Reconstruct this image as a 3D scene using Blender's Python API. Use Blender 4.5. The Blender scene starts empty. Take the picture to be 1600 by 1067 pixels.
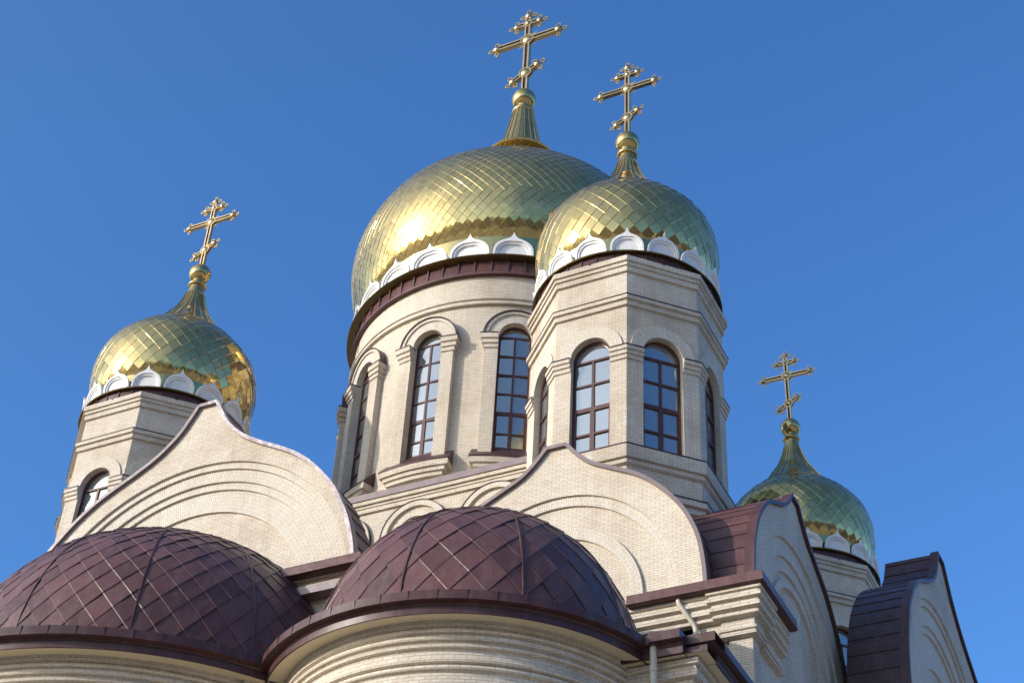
import bpy, bmesh, math, random
from math import sin, cos, pi, radians, sqrt, hypot, atan2, floor
from mathutils import Vector, Matrix

random.seed(7)
S = bpy.context.scene
COL = S.collection
Z0 = 24.0            # ground is z = 0; the drawing's zero is the corner towers' cornice

# ------------------------------------------------------------------ camera
cd = bpy.data.cameras.new('camera'); cam = bpy.data.objects.new('camera', cd); COL.objects.link(cam)
S.camera = cam
cd.sensor_width = 36; cd.sensor_fit = 'HORIZONTAL'; cd.lens = 2549.2 / 1600 * 36
cd.clip_start = 0.1; cd.clip_end = 20000
yaw, pitch, roll = -0.4852, 0.6839, 0.0602
fw = Vector((sin(yaw) * cos(pitch), cos(yaw) * cos(pitch), sin(pitch)))
rt = Vector((cos(yaw), -sin(yaw), 0)); up = rt.cross(fw)
r2 = cos(roll) * rt + sin(roll) * up; u2 = -sin(roll) * rt + cos(roll) * up
cam.matrix_world = Matrix(((r2.x, u2.x, -fw.x, 16.2292), (r2.y, u2.y, -fw.y, -30.6176), (r2.z, u2.z, -fw.z, -22.2862 + Z0), (0, 0, 0, 1)))

# ------------------------------------------------------------------ light
SUN_AZ, SUN_EL = radians(-133.5), radians(19.5)      # direction towards the sun, azimuth from +x
sd = Vector((cos(SUN_AZ) * cos(SUN_EL), sin(SUN_AZ) * cos(SUN_EL), sin(SUN_EL)))
sl = bpy.data.lights.new('sun', 'SUN'); so = bpy.data.objects.new('sun', sl); COL.objects.link(so)
sl.energy = 3.0; sl.angle = radians(0.53); sl.color = (1.0, 0.94, 0.86)
so.rotation_euler = sd.to_track_quat('Z', 'Y').to_euler()
SKY_TINT = (0.62, 1.03, 1.46, 1)
W = bpy.data.worlds.new('World'); S.world = W; W.use_nodes = True
nt = W.node_tree; bg = nt.nodes['Background']
sky = nt.nodes.new('ShaderNodeTexSky'); sky.sky_type = 'NISHITA'; sky.sun_disc = False
sky.sun_elevation = SUN_EL; sky.sun_rotation = pi / 2 - SUN_AZ
sky.altitude = 100; sky.air_density = 1.0; sky.dust_density = 1.2; sky.ozone_density = 3.0
# clear blue away from the sun, a pale bright glow round it
tc = nt.nodes.new('ShaderNodeTexCoord')
dt = nt.nodes.new('ShaderNodeVectorMath'); dt.operation = 'DOT_PRODUCT'; nt.links.new(tc.outputs['Generated'], dt.inputs[0]); dt.inputs[1].default_value = sd
mr = nt.nodes.new('ShaderNodeMapRange'); nt.links.new(dt.outputs['Value'], mr.inputs[0]); mr.inputs[1].default_value = -1; mr.inputs[2].default_value = 1
cr = nt.nodes.new('ShaderNodeValToRGB'); nt.links.new(mr.outputs[0], cr.inputs[0]); ce = cr.color_ramp.elements
ce[0].position = 0.30; ce[0].color = SKY_TINT; ce[1].position = 1.0; ce[1].color = (2.1, 2.0, 1.85, 1)
for pos, colr in ((0.50, (0.55, 0.98, 1.44, 1)), (0.675, (0.61, 0.98, 1.32, 1)), (0.76, (1.8, 1.68, 1.55, 1)), (0.84, (1.9, 1.75, 1.6, 1)), (0.92, (1.9, 1.8, 1.68, 1))):
    e_ = ce.new(pos); e_.color = colr
mx = nt.nodes.new('ShaderNodeMix'); mx.data_type = 'RGBA'; mx.blend_type = 'MULTIPLY'; mx.inputs[0].default_value = 1
nt.links.new(sky.outputs[0], mx.inputs[6]); nt.links.new(cr.outputs[0], mx.inputs[7]); nt.links.new(mx.outputs[2], bg.inputs[0]); bg.inputs[1].default_value = 0.15
S.view_settings.view_transform = 'Standard'; S.view_settings.look = 'None'
S.view_settings.exposure = 0.36; S.view_settings.gamma = 1.0
S.render.engine = 'CYCLES'
S.cycles.max_bounces = 8; S.cycles.diffuse_bounces = 4; S.cycles.glossy_bounces = 5
S.cycles.use_denoising = True

# ------------------------------------------------------------------ materials
def newmat(name):
    m = bpy.data.materials.new(name); m.use_nodes = True
    n = m.node_tree; p = n.nodes['Principled BSDF']
    return m, n, p
def N(n, t, **kw):
    x = n.nodes.new(t)
    for k, v in kw.items(): setattr(x, k, v)
    return x
def mixrgb(n, fac, a, b, mode='MIX'):
    x = n.nodes.new('ShaderNodeMix'); x.data_type = 'RGBA'; x.blend_type = mode
    for sock, val in ((x.inputs[0], fac), (x.inputs[6], a), (x.inputs[7], b)):
        if hasattr(val, 'is_linked'): n.links.new(val, sock)
        else: sock.default_value = val
    return x.outputs[2]
def ramp(n, src, stops):
    r = n.nodes.new('ShaderNodeValToRGB'); n.links.new(src, r.inputs[0])
    e = r.color_ramp.elements
    while len(e) < len(stops): e.new(0.5)
    for q, (p, c) in zip(e, stops): q.position = p; q.color = c
    return r.outputs[0]
def noise(n, vec, scale, detail=3, rough=0.55):
    x = N(n, 'ShaderNodeTexNoise'); x.inputs['Scale'].default_value = scale
    x.inputs['Detail'].default_value = detail; x.inputs['Roughness'].default_value = rough
    if vec is not None: n.links.new(vec, x.inputs['Vector'])
    return x.outputs['Fac']

def brick_mat(name, c1, c2, mortar, bw=0.150, rh=0.046, ms=0.0065, bump=0.35, stain=0.8):
    m, n, p = newmat(name)
    uv = N(n, 'ShaderNodeUVMap'); uv.uv_map = 'UVMap'
    geo = N(n, 'ShaderNodeNewGeometry')
    # slight hand-laid wobble of the courses
    wob = N(n, 'ShaderNodeTexNoise'); wob.inputs['Scale'].default_value = 2.2; n.links.new(uv.outputs[0], wob.inputs['Vector'])
    wv = N(n, 'ShaderNodeVectorMath', operation='MULTIPLY_ADD')
    n.links.new(wob.outputs['Color'], wv.inputs[0]); wv.inputs[1].default_value = (0.015, 0.008, 0); n.links.new(uv.outputs[0], wv.inputs[2])
    b = N(n, 'ShaderNodeTexBrick'); n.links.new(wv.outputs[0], b.inputs['Vector'])
    b.inputs['Color1'].default_value = (*c1, 1); b.inputs['Color2'].default_value = (*c2, 1); b.inputs['Mortar'].default_value = (*mortar, 1)
    b.inputs['Scale'].default_value = 1; b.inputs['Mortar Size'].default_value = ms; b.inputs['Mortar Smooth'].default_value = 0.25
    b.inputs['Bias'].default_value = -0.15; b.inputs['Brick Width'].default_value = bw; b.inputs['Row Height'].default_value = rh
    big = noise(n, geo.outputs['Position'], 0.55, 5, 0.6)
    st = ramp(n, big, [(0.30, (0.74, 0.68, 0.62, 1)), (0.50, (0.98, 0.96, 0.94, 1)), (0.72, (1.08, 1.08, 1.06, 1))])
    c = mixrgb(n, stain, b.outputs['Color'], st, 'MULTIPLY')
    fine = noise(n, geo.outputs['Position'], 14, 4, 0.65)
    fr = ramp(n, fine, [(0.28, (0.86, 0.84, 0.80, 1)), (0.55, (1, 1, 1, 1))])
    c = mixrgb(n, 0.7, c, fr, 'MULTIPLY')
    # rain streaks running down from the ledges
    mp = N(n, 'ShaderNodeMapping'); mp.inputs['Scale'].default_value = (2.2, 2.2, 0.16); n.links.new(geo.outputs['Position'], mp.inputs[0])
    rs = noise(n, mp.outputs[0], 1.6, 5, 0.7)
    rr_ = ramp(n, rs, [(0.36, (0.76, 0.72, 0.67, 1)), (0.52, (1, 1, 1, 1))])
    c = mixrgb(n, 0.38, c, rr_, 'MULTIPLY')
    # efflorescence: whitish blotches
    eff = noise(n, geo.outputs['Position'], 1.7, 6, 0.7)
    er = ramp(n, eff, [(0.60, (0, 0, 0, 1)), (0.72, (1, 1, 1, 1))])
    mx = N(n, 'ShaderNodeMath', operation='MULTIPLY'); n.links.new(er, mx.inputs[0]); mx.inputs[1].default_value = 0.40
    c = mixrgb(n, mx.outputs[0], c, (0.80, 0.78, 0.73, 1))
    n.links.new(c, p.inputs['Base Color'])
    p.inputs['Roughness'].default_value = 0.85; p.inputs['Specular IOR Level'].default_value = 0.3
    inv = N(n, 'ShaderNodeMath', operation='SUBTRACT'); inv.inputs[0].default_value = 1; n.links.new(b.outputs['Fac'], inv.inputs[1])
    add = N(n, 'ShaderNodeMath', operation='MULTIPLY_ADD'); n.links.new(fine, add.inputs[0]); add.inputs[1].default_value = 0.35; n.links.new(inv.outputs[0], add.inputs[2])
    bm = N(n, 'ShaderNodeBump'); bm.inputs['Strength'].default_value = bump; bm.inputs['Distance'].default_value = 0.012
    n.links.new(add.outputs[0], bm.inputs['Height']); n.links.new(bm.outputs[0], p.inputs['Normal'])
    return m

def metal_mat(name, col, rough, metallic=0.0, var=0.25, spec=0.5, coat=0.0, bump=0.05):
    m, n, p = newmat(name)
    geo = N(n, 'ShaderNodeNewGeometry')
    rnd = geo.outputs['Random Per Island']
    isl = ramp(n, rnd, [(0, (1 - var, 1 - var, 1 - var, 1)), (1, (1 + var, 1 + var, 1 + var, 1))])
    c = mixrgb(n, 1, (*col, 1), isl, 'MULTIPLY')
    nz = noise(n, geo.outputs['Position'], 3.0, 5, 0.6)
    nr = ramp(n, nz, [(0.3, (0.78, 0.80, 0.80, 1)), (0.7, (1.12, 1.08, 1.08, 1))])
    c = mixrgb(n, 0.8, c, nr, 'MULTIPLY')
    if not metallic:                                     # dusty water runs
        mp = N(n, 'ShaderNodeMapping'); mp.inputs['Scale'].default_value = (3, 3, 0.5); n.links.new(geo.outputs['Position'], mp.inputs[0])
        ds = ramp(n, noise(n, mp.outputs[0], 1.8, 5, 0.7), [(0.48, (0, 0, 0, 1)), (0.70, (0.20, 0.20, 0.20, 1))])
        c = mixrgb(n, ds, c, (0.20, 0.16, 0.15, 1))
    n.links.new(c, p.inputs['Base Color'])
    rr = N(n, 'ShaderNodeMapRange'); n.links.new(nz, rr.inputs[0]); rr.inputs[3].default_value = rough * 0.75; rr.inputs[4].default_value = rough * 1.3
    n.links.new(rr.outputs[0], p.inputs['Roughness'])
    p.inputs['Metallic'].default_value = metallic; p.inputs['Specular IOR Level'].default_value = spec
    p.inputs['Coat Weight'].default_value = coat; p.inputs['Coat Roughness'].default_value = 0.2
    if bump:
        w = noise(n, geo.outputs['Position'], 5.0, 2, 0.5)
        bm = N(n, 'ShaderNodeBump'); bm.inputs['Strength'].default_value = bump; bm.inputs['Distance'].default_value = 0.05
        n.links.new(w, bm.inputs['Height']); n.links.new(bm.outputs[0], p.inputs['Normal'])
    return m

def plain(name, col, rough=0.6, metallic=0, spec=0.4, nscale=6, namp=0.12):
    m, n, p = newmat(name)
    geo = N(n, 'ShaderNodeNewGeometry')
    nz = noise(n, geo.outputs['Position'], nscale, 4, 0.6)
    nr = ramp(n, nz, [(0.3, (1 - namp,) * 3 + (1,)), (0.7, (1 + namp * 0.4,) * 3 + (1,))])
    n.links.new(mixrgb(n, 1, (*col, 1), nr, 'MULTIPLY'), p.inputs['Base Color'])
    p.inputs['Roughness'].default_value = rough; p.inputs['Metallic'].default_value = metallic; p.inputs['Specular IOR Level'].default_value = spec
    return m

CREAM = ((0.66, 0.60, 0.50), (0.575, 0.505, 0.41), (0.42, 0.365, 0.295))
M_BRICK = brick_mat('cream_brick', *CREAM)
M_ARCH = brick_mat('cream_brick_arch', (0.66, 0.605, 0.515), (0.595, 0.535, 0.445), (0.43, 0.38, 0.31), bw=0.150, rh=0.046, ms=0.006, stain=0.35)
M_PLASTER = plain('cream_soffit', (0.60, 0.51, 0.34), 0.7, namp=0.06)
def gold_mat(name, col, r0, r1, f, var):
    """gilded sheet: a polished lobe with a broader brushed one."""
    m = metal_mat(name, col, r0, 1.0, var, bump=0.08); n = m.node_tree
    p = n.nodes['Principled BSDF']; q = n.nodes.new('ShaderNodeBsdfPrincipled'); q.inputs['Metallic'].default_value = 1; q.inputs['Roughness'].default_value = r1
    for k in ('Base Color', 'Normal'): n.links.new(p.inputs[k].links[0].from_socket, q.inputs[k])
    x = n.nodes.new('ShaderNodeMixShader'); x.inputs[0].default_value = f
    n.links.new(p.outputs[0], x.inputs[1]); n.links.new(q.outputs[0], x.inputs[2])
    n.links.new(x.outputs[0], n.nodes['Material Output'].inputs['Surface'])
    return m
M_GOLD = gold_mat('gilded_tile', (0.55, 0.425, 0.18), 0.10, 0.66, 0.20, 0.06)
M_GOLDS = gold_mat('gilded_smooth', (0.54, 0.41, 0.175), 0.11, 0.66, 0.20, 0.04)
M_COLLAR = metal_mat('gilded_collar', (0.36, 0.29, 0.13), 0.16, 1.0, 0.05, bump=0.08)
M_BRONZE = metal_mat('dark_bronze_edge', (0.16, 0.115, 0.045), 0.3, 0.9, 0.05, bump=0.1)
M_CROSS = metal_mat('gilded_cross', (0.52, 0.39, 0.20), 0.30, 1.0, 0.05, bump=0.0)
M_INSET = plain('cross_inset', (0.035, 0.018, 0.012), 0.4)
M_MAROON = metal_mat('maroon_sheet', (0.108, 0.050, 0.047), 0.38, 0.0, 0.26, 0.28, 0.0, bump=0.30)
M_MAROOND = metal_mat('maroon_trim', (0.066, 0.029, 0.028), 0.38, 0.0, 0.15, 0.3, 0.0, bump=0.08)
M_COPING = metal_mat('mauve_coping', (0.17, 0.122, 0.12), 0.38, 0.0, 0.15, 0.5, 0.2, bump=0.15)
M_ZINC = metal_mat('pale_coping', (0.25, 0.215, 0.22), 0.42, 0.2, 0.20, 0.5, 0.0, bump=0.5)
M_FRAME = plain('brown_window_frame', (0.085, 0.034, 0.028), 0.42)
M_WHITE = plain('white_plaster', (0.78, 0.77, 0.75), 0.6, namp=0.05)
M_PIPE = plain('cream_pipe', (0.52, 0.47, 0.37), 0.45)
def glass_mat():
    m, n, p = newmat('window_glass')
    p.inputs['Base Color'].default_value = (0.38, 0.40, 0.39, 1); p.inputs['Metallic'].default_value = 0.75
    p.inputs['Roughness'].default_value = 0.03
    geo = N(n, 'ShaderNodeNewGeometry')
    w = noise(n, geo.outputs['Position'], 1.6, 2, 0.5)
    bm = N(n, 'ShaderNodeBump'); bm.inputs['Strength'].default_value = 0.05; bm.inputs['Distance'].default_value = 0.05
    n.links.new(w, bm.inputs['Height']); n.links.new(bm.outputs[0], p.inputs['Normal'])
    return m
M_GLASS = glass_mat()
def ground_mat():
    m, n, p = newmat('paved_ground')
    geo = N(n, 'ShaderNodeNewGeometry')
    a = noise(n, geo.outputs['Position'], 0.05, 6, 0.7)
    c = ramp(n, a, [(0.35, (0.16, 0.135, 0.09, 1)), (0.5, (0.40, 0.34, 0.26, 1)), (0.62, (0.50, 0.44, 0.36, 1))])
    n.links.new(c, p.inputs['Base Color']); p.inputs['Roughness'].default_value = 0.9
    return m
M_GROUND = ground_mat()

def hill_mat():
    m, n, p = newmat('autumn_hills')
    geo = N(n, 'ShaderNodeNewGeometry')
    a = noise(n, geo.outputs['Position'], 0.03, 6, 0.75)
    c = ramp(n, a, [(0.35, (0.012, 0.010, 0.006, 1)), (0.5, (0.05, 0.032, 0.015, 1)), (0.66, (0.16, 0.10, 0.05, 1))])
    n.links.new(c, p.inputs['Base Color']); p.inputs['Roughness'].default_value = 0.95
    return m
M_HILL = hill_mat()

# ------------------------------------------------------------------ mesh builder
class MB:
    def __init__(s): s.v = []; s.f = []; s.uv = []; s.m = []
    def pts(s, P):
        i = len(s.v); s.v.extend(P); return i
    def face(s, P, uv=None, m=0):
        i = s.pts(P); s.f.append(tuple(range(i, i + len(P)))); s.uv.append(uv or [(p[0], p[2]) for p in P]); s.m.append(m)
    def idx(s, ids, m=0, uv=None):
        s.f.append(tuple(ids)); s.uv.append(uv or [(s.v[k][0], s.v[k][2]) for k in ids]); s.m.append(m)
    def build(s, name, mats, parent=None, world=True, merge=True, angle=32, smooth=True, label=None):
        me = bpy.data.meshes.new(name)
        dz = Z0 if world else 0
        me.from_pydata([(p[0], p[1], p[2] + dz) for p in s.v], [], s.f)
        ul = me.uv_layers.new(name='UVMap')
        flat = [c for f in s.uv for t in f for c in t]
        ul.data.foreach_set('uv', flat)
        if not isinstance(mats, (list, tuple)): mats = [mats]
        for m in mats: me.materials.append(m)
        me.polygons.foreach_set('material_index', s.m)
        if merge:
            bm = bmesh.new(); bm.from_mesh(me); bmesh.ops.remove_doubles(bm, verts=bm.verts, dist=2e-4); bm.to_mesh(me); bm.free()
        if smooth:
            me.polygons.foreach_set('use_smooth', [True] * len(me.polygons)); me.set_sharp_from_angle(angle=radians(angle))
        me.update()
        o = bpy.data.objects.new(name, me); COL.objects.link(o)
        if parent: o.parent = parent
        if label: o['label'] = label
        return o

def path_normals(path, closed):
    n = len(path); out = []
    for i in range(n):
        a = path[i - 1] if (closed or i > 0) else None
        c = path[(i + 1) % n] if (closed or i < n - 1) else None
        b = path[i]; ns = []
        for p, q in ((a, b), (b, c)):
            if p is None or q is None: continue
            dx, dy = q[0] - p[0], q[1] - p[1]; l = hypot(dx, dy)
            if l > 1e-9: ns.append((dy / l, -dx / l))
        if len(ns) == 1: out.append(ns[0])
        else:
            sx, sy = ns[0][0] + ns[1][0], ns[0][1] + ns[1][1]; k = 1 + ns[0][0] * ns[1][0] + ns[0][1] * ns[1][1]
            out.append((sx / k, sy / k))
    return out
def sweep(mb, path, prof, closed=False, mats=None, caps=False, smooth_uv=True):
    """prof: (offset outwards, z) from top to bottom, drawn as flat strips along a plan path whose outside is on the right."""
    nn = path_normals(path, closed); n = len(path)
    u = [0]
    for i in range(1, n + (1 if closed else 0)): u.append(u[-1] + hypot(path[i % n][0] - path[i - 1][0], path[i % n][1] - path[i - 1][1]))
    P = lambda i, o, z: (path[i % n][0] + nn[i % n][0] * o, path[i % n][1] + nn[i % n][1] * o, z)
    for k in range(len(prof) - 1):
        (o0, z0), (o1, z1) = prof[k], prof[k + 1]
        v0, v1 = z0 + o0, z1 + o1
        for i in range(n if closed else n - 1):
            mb.face([P(i, o1, z1), P(i + 1, o1, z1), P(i + 1, o0, z0), P(i, o0, z0)],
                    [(u[i], v1), (u[i + 1], v1), (u[i + 1], v0), (u[i], v0)], mats[k] if mats else 0)
    if caps and not closed:
        for i, rev in ((0, 1), (n - 1, 0)):
            pts = [P(i, o, z) for o, z in prof] + [(path[i][0], path[i][1], prof[-1][1]), (path[i][0], path[i][1], prof[0][1])]
            mb.face(pts[::-1] if rev else pts, [(hypot(q[0], q[1]), q[2]) for q in (pts[::-1] if rev else pts)])
def circle(cx, cy, r, n=96, a0=0, a1=360):
    full = abs(a1 - a0) >= 359.9
    return [(cx + r * cos(radians(a0 + (a1 - a0) * i / n)), cy + r * sin(radians(a0 + (a1 - a0) * i / n))) for i in range(n if full else n + 1)]
def octagon(cx, cy, r): return [(cx + r * cos(radians(-112.5 + 45 * k)), cy + r * sin(radians(-112.5 + 45 * k))) for k in range(8)]

def revolve(mb, prof, cx=0, cy=0, n=64, m=0, zoff=0):
    for k in range(len(prof) - 1):
        (r0, z0), (r1, z1) = prof[k], prof[k + 1]
        for i in range(n):
            a, b = 2 * pi * i / n, 2 * pi * (i + 1) / n
            P = [(cx + r1 * cos(a), cy + r1 * sin(a), z1), (cx + r1 * cos(b), cy + r1 * sin(b), z1), (cx + r0 * cos(b), cy + r0 * sin(b), z0), (cx + r0 * cos(a), cy + r0 * sin(a), z0)]
            uv = [(a * 3, z1), (b * 3, z1), (b * 3, z0), (a * 3, z0)]
            if r0 < 1e-5: P.pop(); uv.pop()
            elif r1 < 1e-5: P.pop(1); uv.pop(1)
            mb.face(P, uv, m)

def interp(tab, x):
    if x <= tab[0][0]: return tab[0][1]
    for (a, b), (c, d) in zip(tab, tab[1:]):
        if x <= c: return b + (d - b) * (x - a) / (c - a)
    return tab[-1][1]
def smooth_profile(pts, n=120):
    """Catmull-Rom through (r, z) points -> dense polyline."""
    out = []; P = [pts[0]] + list(pts) + [pts[-1]]; seg = max(2, n // (len(pts) - 1))
    for i in range(1, len(P) - 2):
        p0, p1, p2, p3 = P[i - 1], P[i], P[i + 1], P[i + 2]
        for k in range(seg):
            t = k / seg
            out.append(tuple(0.5 * (2 * p1[j] + (p2[j] - p0[j]) * t + (2 * p0[j] - 5 * p1[j] + 4 * p2[j] - p3[j]) * t * t + (3 * p1[j] - p0[j] - 3 * p2[j] + p3[j]) * t ** 3) for j in (0, 1)))
    out.append(tuple(pts[-1])); return out

# plane / cylinder mappings: (u along the wall, z, d outwards) -> point
def flat_map(ox, oy, ang):
    a = radians(ang); nx, ny = cos(a), sin(a); tx, ty = -sin(a), cos(a)
    return lambda u, z, d: (ox + nx * d + tx * u, oy + ny * d + ty * u, z)
def cyl_map(cx, cy, r): return lambda u, z, d: (cx + (r + d) * cos(u / r), cy + (r + d) * sin(u / r), z)

def quad(mb, M, u0, u1, z0, z1, d, du=99, m=0, uvo=0):
    k = max(1, math.ceil((u1 - u0) / du - 1e-6))
    for i in range(k):
        a, b = u0 + (u1 - u0) * i / k, u0 + (u1 - u0) * (i + 1) / k
        mb.face([M(a, z0, d), M(b, z0, d), M(b, z1, d), M(a, z1, d)], [(a + uvo, z0), (b + uvo, z0), (b + uvo, z1), (a + uvo, z1)], m)
def block(mb, M, u0, u1, z0, z1, d0, d1, du=99, m=0, top=None, ends=True):
    """box from depth d0 (wall) to d1 (front); top: lower front top edge by that much."""
    zt = z1 - (top or 0)
    k = max(1, math.ceil((u1 - u0) / du - 1e-6))
    for i in range(k):
        a, b = u0 + (u1 - u0) * i / k, u0 + (u1 - u0) * (i + 1) / k
        mb.face([M(a, z0, d1), M(b, z0, d1), M(b, zt, d1), M(a, zt, d1)], [(a, z0), (b, z0), (b, zt), (a, zt)], m)
        mb.face([M(a, zt, d1), M(b, zt, d1), M(b, z1, d0), M(a, z1, d0)], [(a, zt), (b, zt), (b, zt + d1 - d0), (a, zt + d1 - d0)], m)
        mb.face([M(a, z0, d0), M(b, z0, d0), M(b, z0, d1), M(a, z0, d1)], [(a, z0 - d1 + d0), (b, z0 - d1 + d0), (b, z0), (a, z0)], m)
    if ends:
        for a, rev in ((u0, 0), (u1, 1)):
            P = [M(a, z0, d0), M(a, z0, d1), M(a, zt, d1), M(a, z1, d0)]; uv = [(d0, z0), (d1, z0), (d1, zt), (d0, z1)]
            mb.face(P[::-1] if rev else P, uv[::-1] if rev else uv, m)
def band(mb, M, uc, zc, r0, r1, d0, d1, a0=0, a1=180, n=28, m=0, outer=True, inner=True, ends=False, legs=None):
    """arched ring between radii r0 < r1 standing from depth d0 to d1, radial brick uv; legs: continue straight down to that z."""
    pt = lambda r, a, d: M(uc - r * cos(a), zc + r * sin(a), d)
    rm = (r0 + r1) / 2
    for i in range(n):
        a, b = radians(a0 + (a1 - a0) * i / n), radians(a0 + (a1 - a0) * (i + 1) / n)
        ua, ub = a * rm, b * rm
        mb.face([pt(r0, a, d1), pt(r0, b, d1), pt(r1, b, d1), pt(r1, a, d1)], [(r0, ua), (r0, ub), (r1, ub), (r1, ua)], m)
        if outer: mb.face([pt(r1, a, d1), pt(r1, b, d1), pt(r1, b, d0), pt(r1, a, d0)], [(r1, ua), (r1, ub), (r1 + d1 - d0, ub), (r1 + d1 - d0, ua)], m)
        if inner: mb.face([pt(r0, b, d1), pt(r0, a, d1), pt(r0, a, d0), pt(r0, b, d0)], [(r0, ub), (r0, ua), (r0 - d1 + d0, ua), (r0 - d1 + d0, ub)], m)
    if legs is not None:
        for sgn in (-1, 1):
            a, b = sorted((uc + sgn * r0, uc + sgn * r1))
            mb.face([M(a, legs, d1), M(b, legs, d1), M(b, zc, d1), M(a, zc, d1)], [(a, legs), (b, legs), (b, zc), (a, zc)], m)
            for uu, on in ((uc + sgn * r1, outer), (uc + sgn * r0, inner)):
                if on: mb.face([M(uu, legs, d0), M(uu, legs, d1), M(uu, zc, d1), M(uu, zc, d0)], [(d0, legs), (d1, legs), (d1, zc), (d0, zc)], m)
    if ends:
        for a in (a0, a1):
            a = radians(a); mb.face([pt(r0, a, d0), pt(r0, a, d1), pt(r1, a, d1), pt(r1, a, d0)], [(r0, d0), (r0, d1), (r1, d1), (r1, d0)], m)

def opening_wall(mb, M, u0, u1, z0, z1, uc, hw, zb, zs, d, depth, du=99, n=20, m=0, mr=None):
    """wall panel u0..u1 x z0..z1 at depth d with one round-headed opening and its reveal."""
    quad(mb, M, u0, uc - hw, z0, z1, d, du, m); quad(mb, M, uc + hw, u1, z0, z1, d, du, m)
    quad(mb, M, uc - hw, uc + hw, z0, zb, d, du, m)
    arc = [(uc - hw * cos(pi * i / n), zs + hw * sin(pi * i / n)) for i in range(n + 1)]
    for (a, za), (b, zb2) in zip(arc, arc[1:]):
        mb.face([M(a, za, d), M(b, zb2, d), M(b, z1, d), M(a, z1, d)], [(a, za), (b, zb2), (b, z1), (a, z1)], m)
    out = [(uc - hw, zb)] + arc + [(uc + hw, zb)]
    L = 0
    for (a, za), (b, zb2) in zip(out, out[1:] + out[:1]):
        l = hypot(b - a, zb2 - za)
        mb.face([M(b, zb2, d), M(a, za, d), M(a, za, d - depth), M(b, zb2, d - depth)], [(d, L + l), (d, L), (d - depth, L), (d - depth, L + l)], m if mr is None else mr)
        L += l

def window(M, uc, hw, zb, zs, d, bars, heavy, name='window', parent=None, fw_=0.045, label=None):
    """frame mesh (part) with its panes (sub-part); bars: heights of glazing bars, heavy: the thick transom among them."""
    f = MB(); dep = 0.05
    n = 20
    band(f, M, uc, zs, hw - fw_, hw + 0.01, d, d + dep, n=n, outer=False)
    for s in (-1, 1):
        a, b = sorted((uc + s * (hw - fw_), uc + s * (hw + 0.01)))
        block(f, M, a, b, zb, zs, d, d + dep)
    block(f, M, uc - hw, uc + hw, zb - 0.02, zb + fw_, d, d + dep + 0.003)
    for z in bars:
        t = 0.045 if z == heavy else 0.022
        zz = zs if z == bars[0] else z
        hh = hw - fw_ + 0.004
        block(f, M, uc - hh, uc + hh, z - t, z + t, d, d + dep * 0.9)
    block(f, M, uc - 0.026, uc + 0.026, heavy, bars[0], d, d + dep * 0.8)
    block(f, M, uc - 0.045, uc + 0.045, zb, heavy, d, d + dep * 0.86)
    for s in (-1, 1):                                     # casement stiles of the lower, opening part
        a, b = sorted((uc + s * (hw - fw_), uc + s * (hw - fw_ - 0.03)))
        block(f, M, a, b, zb, heavy, d, d + dep * 0.7)
    fo = f.build(name, M_FRAME, parent, label=label)
    g = MB(); rows = sorted(list(bars) + [zb]); dg = d + 0.012
    def cell(a, b, z0, z1, top=False):
        tu, tz = random.gauss(0, 0.012), random.gauss(0, 0.012)
        dd = lambda u, z: dg + (u - (a + b) / 2) * tu + (z - (z0 + z1) / 2) * tz
        if top:
            arc = [(uc - hw * cos(pi * i / n), zs + hw * sin(pi * i / n)) for i in range(n + 1)]
            P = [(a, z0), (b, z0)] + arc[::-1]
        else: P = [(a, z0), (b, z0), (b, z1), (a, z1)]
        g.face([M(u, z, dd(u, z)) for u, z in P], P)
    for z0, z1 in zip(rows, rows[1:]):
        cell(uc - hw, uc, z0, z1); cell(uc, uc + hw, z0, z1)
    cell(uc - hw, uc + hw, rows[-1], zs + hw, True)
    g.build('pane', M_GLASS, fo, merge=False, smooth=False)
    return fo

# ------------------------------------------------------------------ the church: one thing, everything built on is a part
church = bpy.data.objects.new('church', None); COL.objects.link(church)
church['label'] = 'cream brick Orthodox church with gold onion domes, ogee gables and maroon apse roofs'
church['category'] = 'church'
TX, TY = 6.0, 6.045

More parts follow.
